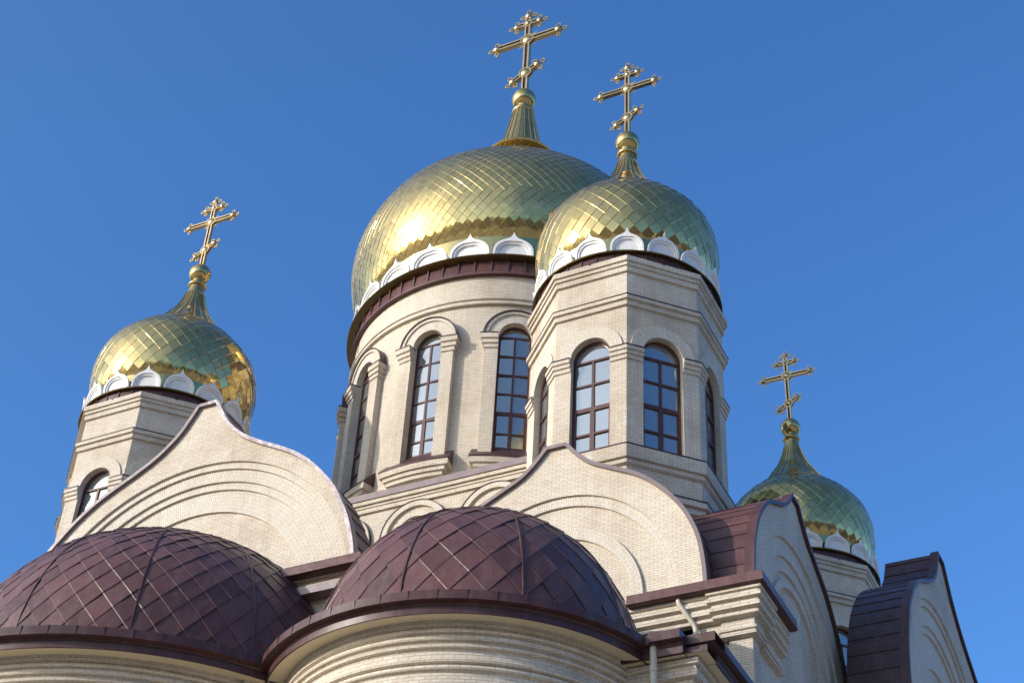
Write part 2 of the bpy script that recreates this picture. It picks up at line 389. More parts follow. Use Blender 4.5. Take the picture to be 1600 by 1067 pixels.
# ---- onion domes -------------------------------------------------
def tile_surface(mb, prof, cx, cy, n, fold=0.006, lip=0.0035, lift=0.012, tilt=0.0035, aspect=1.0, skip_az=None, pillow=0.004):
    """diamond sheet tiles over a surface of revolution; each tile is a slightly cushioned sheet with folded lower edges."""
    dense = smooth_profile(prof, 400)
    # rows so the diamonds keep their proportion
    L = [0]
    for a, b in zip(dense, dense[1:]): L.append(L[-1] + hypot(b[0] - a[0], b[1] - a[1]))
    tab_r = list(zip(L, [p[0] for p in dense])); tab_z = list(zip(L, [p[1] for p in dense]))
    s, rows = 0, [0]
    while s < L[-1]:
        r = interp(tab_r, s); s += aspect * pi * max(r, 0.02) / n; rows.append(min(s, L[-1]))
    cache = {}
    def node(i, j):
        j = max(0, min(len(rows) - 1, j)); k = (i, j)
        if k not in cache:
            s = rows[j]; r, z = interp(tab_r, s), interp(tab_z, s)
            e = 0.02; dr = interp(tab_r, s + e) - interp(tab_r, s - e); dz = interp(tab_z, s + e) - interp(tab_z, s - e); l = hypot(dr, dz) or 1
            a = 2 * pi * (i + 0.5 * (j % 2)) / n
            cache[k] = (Vector((cx + r * cos(a), cy + r * sin(a), z)), Vector((dz / l * cos(a), dz / l * sin(a), -dr / l)))
        return cache[k]
    for j in range(-1, len(rows) - 1):
        for i in range(n):
            # bottom node row j (parity), sides row j+1, top row j+2
            jb, js, jt = j, j + 1, j + 2
            if js >= len(rows) - 0: continue
            o = jb % 2
            B = node(i, jb) if jb >= 0 else None
            Lf = node(i - 1 + (1 if o else 0), js); Rt = node(i + (1 if o else 0), js)
            T = node(i, jt) if jt < len(rows) else None
            if B is None:
                b0, b1 = Lf[0].lerp(Rt[0], .5), Lf[1]; B = (b0, b1)
            if T is None: T = (Lf[0].lerp(Rt[0], .5), Lf[1])
            nrm = (Lf[1] + Rt[1]).normalized()
            q = lambda: random.uniform(-tilt, tilt)
            t = T[0] + nrm * (q()); l_ = Lf[0] + nrm * (lift * 0.6 + q()); r_ = Rt[0] + nrm * (lift * 0.6 + q()); b = B[0] + nrm * (lift + q())
            # inner corners, back from the two lower edges
            wl = max((B[0] - Lf[0]).length, 1e-4); k = min(0.3, fold / wl * 2)
            li, bi, ri = l_.lerp(t, k * .7), b.lerp(t, k * .7), r_.lerp(t, k * .7)
            c = (t + li + ri + bi) / 4 + nrm * pillow
            i0 = mb.pts([tuple(t), tuple(li), tuple(bi), tuple(ri), tuple(c)])
            for a_, b_ in ((1, 0), (2, 1), (3, 2), (0, 3)): mb.idx((i0 + b_, i0 + a_, i0 + 4))
            i1 = mb.pts([tuple(li + nrm * lip * .35), tuple(bi + nrm * lip * .35), tuple(b - nrm * lip), tuple(l_ - nrm * lip), tuple(ri + nrm * lip * .35), tuple(r_ - nrm * lip)])
            mb.idx((i1, i1 + 3, i1 + 2, i1 + 1)); mb.idx((i1 + 1, i1 + 2, i1 + 5, i1 + 4))
    return rows

def ribs(mb, prof, cx, cy, n, w, h, phase=0):
    dense = smooth_profile(prof, 60)
    for k in range(n):
        a = 2 * pi * (k + phase) / n; ca, sa = cos(a), sin(a)
        for (r0, z0), (r1, z1) in zip(dense, dense[1:]):
            l = hypot(r1 - r0, z1 - z0) or 1; nr, nz = (z1 - z0) / l, -(r1 - r0) / l
            def p(r, z, side, out):
                ww = w * min(1, r * 3.2 + .25)
                return (cx + (r + nr * out) * ca - sa * side * ww, cy + (r + nr * out) * sa + ca * side * ww, z + nz * out)
            for (s0, o0), (s1, o1) in (((-1, -.002), (-.5, h)), ((-.5, h), (.5, h)), ((.5, h), (1, -.002))):
                mb.face([p(r0, z0, s0, o0), p(r0, z0, s1, o1), p(r1, z1, s1, o1), p(r1, z1, s0, o0)])

_PH = [(0, 1), (0.25, 1.0), (0.42, .97), (0.56, .89), (0.68, .77), (0.78, .60), (0.85, .42), (0.90, .26), (0.97, .13), (1.08, .055)]
PET_OUT = [(t, -w) for t, w in _PH] + [(1.22, 0)] + [(t, w) for t, w in _PH[::-1]]
def petal_mesh(hw, h, lean):
    """white ogee-headed kokoshnik, local axes: x outwards, y along the drum, z up."""
    mb = MB()
    def ring(s, zo=0.0):
        out = []
        for t, w in PET_OUT:
            tip = max(0, t - 0.87) * (1.0 if s > .95 else 0)
            tt = min(t, 0.87) * s + tip
            out.append((w * hw * (s if s < 1 else 1), tt * h / 1.22 + zo))
        return out
    e = hw / 0.345; layers = [(1.0, 0.0), (1.0, 0.065 * e), (0.88, 0.065 * e), (0.85, 0.040 * e), (0.77, 0.044 * e), (0.72, 0.012 * e)]
    P = [[(x + lean * z / h, y, z) for (y, z) in ring(s)] for s, x in layers]
    for A, B in zip(P, P[1:]):
        for i in range(len(A) - 1): mb.face([A[i], A[i + 1], B[i + 1], B[i]])
    last = P[-1]; mb.face(last); mb.face(P[0][::-1])
    for A, B in zip(P, P[1:]):
        mb.face([A[-1], A[0], B[0], B[-1]])
    return mb

SMALL = [(1.785, 0.76), (1.86, 0.88), (1.93, 1.06), (1.98, 1.36), (1.995, 1.7), (1.955, 2.05), (1.84, 2.4), (1.70, 2.6), (1.545, 2.8), (1.345, 3.0), (1.10, 3.2)]
SMALL_NECK = [(1.10, 3.2), (0.83, 3.5), (0.645, 3.8), (0.46, 4.1), (0.30, 4.5), (0.235, 4.75)]
BIG = [(4.02, 6.08), (4.16, 6.30), (4.28, 6.56), (4.43, 7.1), (4.50, 7.7), (4.426, 8.3), (4.22, 8.9), (3.90, 9.5), (3.48, 10.0), (3.02, 10.4), (2.53, 10.8), (2.04, 11.2), (1.66, 11.6), (1.33, 12.1), (1.08, 12.5)]

def ball_prof(r, z, neck):
    out = [(neck, z - sqrt(max(0, r * r - neck * neck)))]
    a0 = -math.acos(min(1, neck / r))
    for i in range(1, 21):
        a = a0 + (pi / 2 - a0) * i / 20; out.append((max(r * cos(a), 0), z + r * sin(a)))
    return out
def torus_prof(r, t, z, n=10): return [(r + t * cos(a), z + t * sin(a)) for a in [(-pi / 2 + pi * i / n) for i in range(n + 1)]]

def dome_small(cx, cy, label):
    mb = MB(); tile_surface(mb, SMALL, cx, cy, 40, aspect=1.12, lift=0.012)
    revolve(mb, [(r - 0.03, z) for r, z in smooth_profile(SMALL, 40)], cx, cy, 48)
    d = mb.build('onion_dome', M_GOLD, church, merge=False, angle=24, label=label)
    co = MB(); revolve(co, [(1.74, 0.26), (1.815, 0.72), (1.83, 0.79), (1.78, 0.80)], cx, cy, 64)
    for k in range(32):
        M = flat_map(cx + 1.81 * cos(pi * k / 16), cy + 1.81 * sin(pi * k / 16), 360 * k / 32); block(co, M, -.008, .008, 0.72, 0.79, -.02, .022)
    co.build('collar', M_COLLAR, d)
    nk = MB(); revolve(nk, smooth_profile(SMALL_NECK, 40), cx, cy, 48); ribs(nk, SMALL_NECK, cx, cy, 26, 0.012, 0.022)
    revolve(nk, [(1.13, 3.16), (1.15, 3.19), (1.13, 3.22), (1.08, 3.225)], cx, cy, 48)
    nk.build('dome_neck', M_GOLDS, d)
    fn = MB()
    revolve(fn, smooth_profile([(0.235, 4.75), (0.20, 4.92), (0.19, 5.02)], 12), cx, cy, 32)
    revolve(fn, torus_prof(0.19, 0.055, 5.07), cx, cy, 32); revolve(fn, smooth_profile([(0.19, 5.12), (0.15, 5.18), (0.15, 5.26)], 8), cx, cy, 32)
    revolve(fn, ball_prof(0.285, 5.485, 0.14), cx, cy, 36)
    fn.build('dome_finial', M_GOLDS, d, angle=40)
    ring = MB(); sweep(ring, circle(cx, cy, 1.78, 72), [(0.0, 0.30), (0.24, 0.275), (0.25, 0.255), (0.24, 0.235), (0.16, 0.235)], True)
    ring.build('base_ring', M_BRONZE, d)
    fa = MB(); sweep(fa, circle(cx, cy, 1.94, 72), [(0, 0.237), (0, 0.05), (0.02, 0.045), (0.02, 0.02)], True)
    for k in range(36):
        a = 10 * k + 4; M = flat_map(cx + 1.94 * cos(radians(a)), cy + 1.94 * sin(radians(a)), a); block(fa, M, -.012, .012, 0.05, 0.236, -.01, .022)
    fa.build('fascia', M_MAROOND, d)
    pm = petal_mesh(0.345, 0.60, 0.09).build('petal', M_WHITE, d, world=False, angle=38)
    for k in range(16):
        o = pm if k == 0 else pm.copy()
        if k: COL.objects.link(o); o.parent = d
        a = radians(22.5 * k); o.location = (cx + 1.885 * cos(a), cy + 1.885 * sin(a), 0.285 + Z0); o.rotation_euler = (0, 0, a)
    return d

def dome_big():
    cx = cy = 0
    mb = MB(); tile_surface(mb, BIG, 0, 0, 100, aspect=1.12, lift=0.012)
    revolve(mb, [(r - 0.03, z) for r, z in smooth_profile(BIG, 60)], 0, 0, 72)
    d = mb.build('onion_dome', M_GOLD, church, merge=False, angle=24, label='largest gold onion dome, on the round central drum')
    co = MB(); revolve(co, [(3.84, 5.2), (4.02, 5.9), (4.07, 6.10), (4.0, 6.12)], 0, 0, 144)
    for k in range(72):
        M = flat_map(3.97 * cos(pi * k / 36), 3.97 * sin(pi * k / 36), 5 * k); block(co, M, -.01, .01, 5.25, 6.09, -.06, .055)
    co.build('collar', M_COLLAR, d)
    nk = MB()
    NP = [(1.08, 12.5), (0.99, 12.62), (0.95, 12.72), (0.94, 12.78)]
    revolve(nk, smooth_profile(NP, 20), 0, 0, 48); ribs(nk, NP, 0, 0, 36, 0.016, 0.03)
    revolve(nk, [(0.93, 12.76), (1.07, 12.79), (1.11, 12.84), (1.07, 12.90), (0.80, 12.97)], 0, 0, 48)
    for k in range(44):
        a = 360 * k / 44; M = flat_map(0.80 * cos(radians(a)), 0.80 * sin(radians(a)), a); block(nk, M, -.012, .012, 12.87, 13.0, 0.02, 0.20)
    CP = [(0.80, 12.94), (0.67, 13.3), (0.54, 13.85), (0.43, 14.4), (0.33, 14.98)]
    revolve(nk, smooth_profile(CP, 20), 0, 0, 48); ribs(nk, CP, 0, 0, 20, 0.014, 0.022)
    nk.build('dome_neck', M_GOLDS, d)
    fn = MB()
    revolve(fn, torus_prof(0.27, 0.09, 15.06), 0, 0, 36); revolve(fn, smooth_profile([(0.27, 15.14), (0.21, 15.20), (0.22, 15.34)], 8), 0, 0, 36)
    revolve(fn, ball_prof(0.385, 15.64, 0.2), 0, 0, 40)
    fn.build('dome_finial', M_GOLDS, d, angle=40)
    ring = MB(); sweep(ring, circle(0, 0, 4.0, 144), [(-0.2, 5.25), (0.37, 5.225), (0.385, 5.21), (0.37, 5.19), (0.17, 5.14)], True); ring.build('base_ring', M_BRONZE, d)
    fa = MB(); sweep(fa, circle(0, 0, 4.0, 144), [(0.16, 5.142), (0.20, 4.76), (0.225, 4.75), (0.225, 4.70), (0.10, 4.70)], True)
    for k in range(62):
        a = 360 * k / 62; M = flat_map(4.16 * cos(radians(a)), 4.16 * sin(radians(a)), a); block(fa, M, -.014, .014, 4.755, 5.14, -.01, .055)
    fa.build('fascia', M_MAROON, d)
    pm = petal_mesh(0.515, 0.78, 0.06).build('petal', M_WHITE, d, world=False, angle=38)
    for k in range(24):
        o = pm if k == 0 else pm.copy()
        if k: COL.objects.link(o); o.parent = d
        a = radians(-62.6 + 15 * k); o.location = (4.16 * cos(a), 4.16 * sin(a), 5.245 + Z0); o.rotation_euler = (0, 0, a)
    return d

# ---- octagonal corner towers --------------------------------------
def oct_tower(cx, cy, label, dome_label, nomap):
    ap = 1.985 * cos(radians(22.5)); half = 1.985 * sin(radians(22.5))
    wall = MB(); faces = [-135, -90, -45, 0, 45, 90, 135, 180]
    maps = {}
    for k, ang in enumerate(faces):
        M = flat_map(cx + ap * cos(radians(ang)), cy + ap * sin(radians(ang)), ang); maps[ang] = M
        M2 = (lambda M, k: (lambda u, z, d: M(u, z, d)))(M, k)
        if ang in nomap:
            quad(wall, M, -half, half, -4.7, 0.05, 0, m=0)
        else:
            opening_wall(wall, M, -half, half, -4.7, 0.05, 0, 0.415, -4.57, -2.24, 0, 0.17)
    sweep(wall, octagon(cx, cy, 1.985), [(0, -4.70), (0.02, -9.6)], True)
    mb = wall
    w = wall.build('octagonal_tower', [M_BRICK], church, label=label)
    # cornices
    c = MB()
    oc = octagon(cx, cy, 1.985)
    sweep(c, oc, [(-0.25, 0.055), (0.125, 0.045), (0.125, -0.075), (0.085, -0.085), (0.085, -0.165), (0.05, -0.175), (0.05, -0.30), (0.0, -0.315)], True)
    c.build('cornice', M_BRICK, w)
    c = MB()
    sweep(c, oc, [(0, -0.90), (0.115, -0.955), (0.115, -0.975)], True, mats=[1, 1])
    sweep(c, oc, [(0.105, -0.975), (0.105, -1.065), (0.055, -1.075), (0.055, -1.19), (0.0, -1.20)], True)
    c.build('string_course', [M_BRICK, M_MAROOND], w)
    c = MB()
    sweep(c, oc, [(0, -4.555), (0.125, -4.60), (0.125, -4.625)], True, mats=[1, 1])
    sweep(c, oc, [(0.115, -4.625), (0.115, -4.86), (0.10, -4.90), (0.055, -4.91), (0.055, -5.00), (0.0, -5.05)], True)
    sweep(c, oc, [(0.01, -5.47), (0.115, -5.51), (0.115, -5.54)], True, mats=[1, 1])
    sweep(c, oc, [(0.105, -5.54), (0.105, -5.66), (0.05, -5.69), (0.05, -5.80), (0.0, -5.84)], True)
    c.build('sill_course', [M_BRICK, M_MAROOND], w)
    # hood arches and capitals
    for ang in faces:
        if ang in nomap: continue
        M = maps[ang]; h = MB()
        band(h, M, 0, -2.24, 0.415, 0.685, -0.01, 0.035, n=24, m=0, inner=True, ends=True)
        h.build('window_arch', M_ARCH, w)
        window(M, 0, 0.415, -4.57, -2.24, -0.165, [-2.28, -2.86, -3.45, -4.04], -3.45, parent=church)
    for k in range(8):
        a0, a1 = faces[k], faces[(k + 1) % 8]
        if a0 in nomap and a1 in nomap: continue
        cor = oc[k]
        pth = []
        for ang, sgn in ((a0, 1), (a1, -1)):
            if ang in nomap: continue
            p = maps[ang](sgn * 0.42, 0, 0); pth.append((p[0], p[1]))
        if a0 in nomap: pth = [cor] + pth
        elif a1 in nomap: pth = pth + [cor]
        else: pth = [pth[0], cor, pth[1]]
        cp = MB()
        sweep(cp, pth, [(0, -2.19), (0.10, -2.225), (0.10, -2.25)], mats=[1, 1], caps=True)
        sweep(cp, pth, [(0.09, -2.25), (0.09, -2.335), (0.06, -2.345), (0.06, -2.43), (0.03, -2.44), (0.03, -2.53), (0.0, -2.54)], caps=True)
        cp.build('capital', [M_BRICK, M_MAROOND], w)
    dome_small(cx, cy, dome_label)
    return w

oct_tower(TX, -TY, 'octagonal tower nearest the viewer, right of the central drum', 'gold onion dome of the nearest octagonal tower', [90, 135, 180])
oct_tower(-TX, -TY, 'octagonal tower at the left, half behind the large ogee gable', 'gold onion dome of the left octagonal tower', [90, 135, 0, 45])
oct_tower(TX, TY, 'octagonal tower at the right, low behind the side gables', 'gold onion dome of the far right octagonal tower', [90, 135, 180])

# ---- central drum -------------------------------------------------
RD = 4.10
def central_drum():
    M = cyl_map(0, 0, RD); mb = MB(); seg = RD * radians(30)
    vis = list(range(-180, 31, 30))
    z0, z1 = -1.45, 4.72
    for k in range(12):
        ang = -180 + 30 * k; uc = RD * radians(ang)
        if ang in vis: opening_wall(mb, M, uc - seg / 2, uc + seg / 2, z0, z1, uc, 0.40, -0.62, 2.70, 0, 0.10, du=0.18, n=24)
        else: quad(mb, M, uc - seg / 2, uc + seg / 2, z0, z1, 0, du=0.18)
    w = mb.build('central_drum', M_BRICK, church, label='round brick drum with tall arched windows, under the largest dome')
    c = MB(); sweep(c, circle(0, 0, RD, 144), [(0, 4.00), (0.09, 3.985), (0.09, 3.90), (0.05, 3.89), (0.05, 3.83), (0.085, 3.82), (0.085, 3.75), (0.0, 3.735)], True)
    c.build('string_course', M_BRICK, w)
    for ang in vis:
        uc = RD * radians(ang)
        s = MB(); D = 0.17
        for sg in (-1, 1):
            a, b = sorted((uc + sg * 0.40, uc + sg * 0.70)); block(s, M, a, b, -0.86, 2.30, 0, D, du=0.16)
            for z0, z1, ex in ((2.52, 2.66, 0.10), (2.39, 2.52, 0.065), (2.27, 2.39, 0.03)):
                a, b = (uc + 0.40, uc + 0.70 + ex) if sg > 0 else (uc - 0.70 - ex, uc - 0.40)
                block(s, M, a, b, z0, z1, 0, D + ex, du=0.16)
            a, b = (uc + 0.395, uc + 0.81) if sg > 0 else (uc - 0.81, uc - 0.395)
            block(s, M, a, b, 2.66, 2.70, 0, D + 0.11, du=0.16, m=1, top=0.01)
        band(s, M, uc, 2.70, 0.40, 0.655, -0.10, D - 0.04, n=30, m=2, ends=False, outer=False)
        band(s, M, uc, 2.70, 0.655, 0.735, 0, D, n=30, m=2, outer=False)
        band(s, M, uc, 2.70, 0.735, 0.765, 0, D + 0.03, n=30, m=1)
        s.build('window_surround', [M_BRICK, M_MAROOND, M_ARCH], w)
        t = MB()
        block(t, M, uc - 0.86, uc + 0.86, -0.985, -0.58, 0.0, D + 0.16, du=0.16, m=1, top=0.375)
        t.face([M(uc - .40, -0.585, 0.002), M(uc + .40, -0.585, 0.002), M(uc + .40, -0.475, -0.095), M(uc - .40, -0.475, -0.095)], m=1)
        block(t, M, uc - 0.84, uc + 0.84, -1.14, -0.985, 0, D + 0.14, du=0.16)
        block(t, M, uc - 0.76, uc + 0.76, -1.25, -1.14, 0, D + 0.09, du=0.16)
        block(t, M, uc - 0.70, uc + 0.70, -1.36, -1.25, 0, D + 0.04, du=0.16)
        t.build('window_sill', [M_BRICK, M_MAROOND], w)
        bars = [2.78, 2.20, 1.63, 1.06, 0.49, -0.10]
        window(M, uc, 0.40, -0.53, 2.70, -0.098, bars, 0.49, parent=church)
    dome_big()
    # square base under the drum
    b = MB(); H = 4.36
    sq = [(-H, -H), (H, -H), (H, H), (-H, H)]
    sweep(b, sq, [(-0.6, -1.45), (0, -1.52), (0, -9.0)], True)
    bo = b.build('drum_base', M_BRICK, church)
    c = MB()
    sweep(c, sq, [(-0.1, -1.53), (0.16, -1.63), (0.165, -1.80), (0.10, -1.80)], True, mats=[1, 1, 1])
    sweep(c, sq, [(0.135, -1.80), (0.135, -1.90), (0.085, -1.91), (0.085, -1.97), (0.06, -1.98), (0.06, -2.08), (0, -2.09)], True)
    c.build('cornice', [M_BRICK, M_COPING], bo)
    for ang in (-90, 0):
        M = flat_map(H * cos(radians(ang)), H * sin(radians(ang)), ang)
        for uc in (-3.66, -1.71, 0.24, 2.19):
            a = MB()
            band(a, M, uc, -2.90, 0.70, 0.83, 0, 0.07, n=28, m=0, legs=-3.6)
            band(a, M, uc, -2.90, 0.83, 0.85, 0, 0.085, n=28, m=1, legs=-3.6)
            band(a, M, uc, -2.90, 0.44, 0.56, 0, 0.04, n=22, m=0, legs=-3.6)
            a.build('blind_arch', [M_ARCH, M_MAROOND], bo)
central_drum()

# ---- ogee gables ----------------------------------------------------
GPROF = [(0, 0), (0.175, 0), (0.30, -0.16), (0.45, -0.33), (0.68, -0.53), (1.05, -0.73), (1.55, -1.00), (1.93, -1.33), (2.27, -1.75), (2.49, -2.17), (2.60, -2.50), (2.66, -2.85), (2.69, -3.2), (2.69, -3.36)]
def ogee_gable(M, W_, zpk, prof, zc, rings, raised, zbot, depth, label, coping, auc=0.0, kx=1, ky=1, lap=0.34, arch_d=0.045, roofmat=None):
    """gable field with stepped arch recesses, coping along the ogee and a lapped sheet roof running back."""
    P = [(x * kx, zpk + z * ky) for x, z in prof]
    right = smooth_profile(P[1:], 64); right = [(0.0, zpk)] + right + [(P[-1][0], zbot)]
    def top(u):
        x = abs(u); last = right[0]
        for q in right:
            if q[0] >= x - 1e-9:
                if q[0] - last[0] < 1e-9: return q[1]
                return last[1] + (q[1] - last[1]) * (x - last[0]) / (q[0] - last[0])
            last = q
        return zbot
    mb = MB()
    Wd = P[-1][0]
    def lower(u, r): # lower edge of region outside arch radius r
        x = u - auc
        return zc + sqrt(max(0, r * r - x * x)) if abs(x) < r - 1e-9 else zbot
    def upper(u, r): return lower(u, r)
    us = sorted(set([-q[0] for q in right] + [q[0] for q in right]))
    def strips(usrc, lo, hi, d, m):
        for a, b in zip(usrc, usrc[1:]):
            if b - a < 1e-6: continue
            e = 1e-5
            la, lb, ha, hb = lo(a + e), lo(b - e), hi(a + e), hi(b - e)
            mb.face([M(a, la, d), M(b, lb, d), M(b, hb, d), M(a, ha, d)], [(a, la), (b, lb), (b, hb), (a, ha)], m)
    def fine(extra, lo=-99, hi=99, n=48):
        r = extra; s = [auc - r * cos(pi * i / n) for i in range(n + 1)]
        return s
    r0 = rings[0]
    u0 = sorted(set([round(x, 5) for x in us + fine(r0)]))
    u0 = [x for x in u0 if -Wd <= x <= Wd]
    strips(u0, lambda u: lower(u, r0), top, 0, 0)
    d = 0
    for k, r in enumerate(rings):
        dn = d - arch_d
        # step face
        n = 48
        arc = [(auc - r * cos(pi * i / n), zc + r * sin(pi * i / n)) for i in range(n + 1)]
        out = [(auc - r, zbot)] + arc + [(auc + r, zbot)]
        L = 0
        for (a, za), (b, zb) in zip(out, out[1:]):
            l = hypot(b - a, zb - za)
            mb.face([M(b, zb, d), M(a, za, d), M(a, za, dn), M(b, zb, dn)], [(d, L + l), (d, L), (dn, L), (dn, L + l)], 1); L += l
        if k < len(rings) - 1: band(mb, M, auc, zc, rings[k + 1], r, dn, dn, n=48, m=1, outer=False, inner=False, legs=zbot)
        else:
            uu = [a for a, _ in arc]
            strips(uu, lambda u: zbot, lambda u: lower(u, r), dn, 0)
        d = dn
    for (ra, rb, h) in raised: band(mb, M, auc, zc, ra, rb, d, d + h, n=40, m=1, legs=zbot)
    # back of the gable wall
    bu = [x for x in us]
    for a, b in zip(bu, bu[1:]):
        if b - a < 1e-6: continue
        mb.face([M(b, zbot, -depth), M(a, zbot, -depth), M(a, top(a), -depth), M(b, top(b), -depth)], [(b, zbot), (a, zbot), (a, top(a)), (b, top(b))], 0)
    g = mb.build('ogee_gable', [M_BRICK, M_ARCH], church, label=label, smooth=False)
    # coping
    def curve(off, sgn):
        pts = [q for q in right[:-1]]; out = []
        pts[-1] = (pts[-1][0], pts[-1][1])
        for i, q in enumerate(pts):
            a = pts[max(0, i - 1)]; c = pts[min(len(pts) - 1, i + 1)]
            if i == 0: nx, nz = 0, 1
            else:
                dx, dz = c[0] - a[0], c[1] - a[1]; l = hypot(dx, dz); nx, nz = -dz / l, dx / l
                if nx < 0: nx, nz = 0, 1
            out.append((sgn * (q[0] + nx * off), q[1] + nz * off))
        return out
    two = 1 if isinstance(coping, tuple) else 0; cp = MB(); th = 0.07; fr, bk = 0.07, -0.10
    for sgn in (-1, 1):
        A, B, I = curve(0, sgn), curve(th, sgn), curve(-0.015, sgn)
        for i in range(len(A) - 1):
            f = [M(A[i][0], A[i][1], fr), M(A[i + 1][0], A[i + 1][1], fr), M(B[i + 1][0], B[i + 1][1], fr), M(B[i][0], B[i][1], fr)]
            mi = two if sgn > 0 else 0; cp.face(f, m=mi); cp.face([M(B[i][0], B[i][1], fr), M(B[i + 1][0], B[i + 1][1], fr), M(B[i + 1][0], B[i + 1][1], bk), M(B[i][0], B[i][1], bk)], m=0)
            cp.face([M(A[i][0], A[i][1], 0.0), M(A[i + 1][0], A[i + 1][1], 0.0), M(A[i + 1][0], A[i + 1][1], fr), M(A[i][0], A[i][1], fr)])
    cp.build('gable_coping', coping if isinstance(coping, tuple) else [coping], g, angle=35)
    rf = MB()
    for sgn in (-1, 1):
        pts = right[:-1]; pts = pts + [(pts[-1][0], pts[-1][1] - 1.2)]
        L = [0]
        for a, b in zip(pts, pts[1:]): L.append(L[-1] + hypot(b[0] - a[0], b[1] - a[1]))
        tx = list(zip(L, [q[0] for q in pts])); tz = list(zip(L, [q[1] for q in pts]))
        n = max(3, round(L[-1] / lap)); o = th - 0.03
        for i in range(n):
            s0, s1 = L[-1] * i / n, L[-1] * (i + 1) / n
            sub = 3; prev = None
            for j in range(sub + 1):
                s = s0 + (s1 - s0) * j / sub; x, z = interp(tx, s), interp(tz, s)
                dx, dz = interp(tx, s + .02) - interp(tx, s - .02), interp(tz, s + .02) - interp(tz, s - .02); l = hypot(dx, dz) or 1
                nx, nz = -dz / l, dx / l
                if nz < 0 and nx < 0: nx, nz = -nx, -nz
                if i == 0 and j == 0: nx, nz = 0, 1
                off = o + 0.014 * j / sub
                q = (sgn * (x + nx * off), z + nz * off); qi = (sgn * (x + nx * 0.0), z + nz * 0.0)
                if prev:
                    (p, pi_) = prev
                    rf.face([M(p[0], p[1], bk + .005), M(q[0], q[1], bk + .005), M(q[0], q[1], -depth - .03), M(p[0], p[1], -depth - .03)])
                    rf.face([M(p[0], p[1], -depth - .03), M(q[0], q[1], -depth - .03), M(qi[0], qi[1], -depth - .03), M(pi_[0], pi_[1], -depth - .03)])
                prev = (q, qi)
            x, z = interp(tx, s1), interp(tz, s1)
            nq = (sgn * (x + nx * o), z + nz * o)
            rf.face([M(q[0], q[1], bk + .005), M(nq[0], nq[1], bk + .005), M(nq[0], nq[1], -depth - .03), M(q[0], q[1], -depth - .03)])
    rf.build('gable_roof', roofmat or M_MAROON, g, merge=False, angle=20)
    return g

GN = flat_map(5.93, -9.10, -90)          # u = x - 5.93
ogee_gable(GN, 2.69, -5.28, GPROF, -8.58, [2.26, 2.07], [(1.40, 1.62, 0.055)], -11.6, 1.5, 'ogee gable of the front bay between the maroon apse dome and the nearest tower', M_COPING)
GB = flat_map(9.30, -6.03, 0)
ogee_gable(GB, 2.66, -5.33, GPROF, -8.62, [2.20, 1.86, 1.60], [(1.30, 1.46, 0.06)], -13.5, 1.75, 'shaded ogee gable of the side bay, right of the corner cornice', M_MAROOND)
CPROF = [(0, 0), (0.18, 0), (0.33, -0.28), (0.52, -0.58), (0.87, -0.93), (1.28, -1.2), (1.83, -1.5), (2.2, -1.74), (2.57, -2.07), (2.98, -2.56), (3.2, -2.96), (3.38, -3.36), (3.52, -3.85), (3.58, -4.25)]
GC = flat_map(-0.04, -11.60, -90)
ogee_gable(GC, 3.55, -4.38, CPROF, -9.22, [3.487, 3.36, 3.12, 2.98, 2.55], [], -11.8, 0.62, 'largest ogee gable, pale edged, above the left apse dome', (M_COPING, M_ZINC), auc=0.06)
GS = flat_map(10.68, 0.10, 0)
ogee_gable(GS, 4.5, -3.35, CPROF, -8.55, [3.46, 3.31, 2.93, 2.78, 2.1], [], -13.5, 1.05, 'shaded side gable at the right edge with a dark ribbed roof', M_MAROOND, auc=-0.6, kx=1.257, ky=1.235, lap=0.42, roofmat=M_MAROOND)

# ---- walls of the main block, eaves and the lower range ------------
def cap_poly(mb, pts, z, m=0): mb.face([(x, y, z) for x, y in pts], [(x, y) for x, y in pts], m)
body = MB()
plan = [(-3.5, -11.45), (3.5, -11.45), (3.5, -8.95), (9.15, -8.95), (9.15, -4.2), (10.5, -4.2), (10.5, 4.4), (9.15, 4.4), (9.15, 9.0), (-9.15, 9.0), (-9.15, -8.95), (-3.5, -8.95)]
sweep(body, plan, [(0, -8.62), (0, -Z0)], True); cap_poly(body, plan, -8.62, 1)
body.build('main_walls', [M_BRICK, M_MAROOND], church, angle=30)

def eave(path, name='upper_eave', zt=-8.84):
    g = MB()
    sweep(g, path, [(-0.20, zt + 0.10), (0.36, zt), (0.375, zt - 0.17), (0.33, zt - 0.19), (0.05, zt - 0.17)], caps=True)
    # joints of the gutter lengths
    o = g.build('eave_gutter', M_MAROON, church)
    return o
def corbels(path, zt=-9.01):
    c = MB()
    sweep(c, path, [(0.24, zt), (0.24, zt - 0.07), (0.20, zt - 0.08), (0.20, zt - 0.13), (0.235, zt - 0.135), (0.235, zt - 0.20), (0.17, zt - 0.215), (0.17, zt - 0.28),
                    (0.205, zt - 0.285), (0.205, zt - 0.35), (0.13, zt - 0.365), (0.13, zt - 0.41), (0.165, zt - 0.415), (0.165, zt - 0.46), (0.06, zt - 0.475),
                    (0.06, zt - 0.63), (0.10, zt - 0.64), (0.10, zt - 0.68), (0.07, zt - 0.69), (0.07, zt - 0.73), (0.095, zt - 0.735), (0.095, zt - 0.77), (0.0, zt - 0.79)], caps=True)
    return c
pier = [(7.45, -9.16), (9.36, -9.16), (9.36, -7.80)]
pw = MB()
sweep(pw, pier, [(-0.3, -8.70), (0.0, -8.72), (0.0, -14.0)], caps=True)
for x0, x1 in ((9.04, 9.36), (8.24, 8.52), (7.5, 7.8)):     # lesenes
    M = flat_map(0, -9.16, -90); block(pw, M, x0, x1, -14, -9.02, 0, 0.06)
M = flat_map(9.36, 0, 0); block(pw, M, -9.22, -8.9, -14, -9.02, 0.0, 0.06)
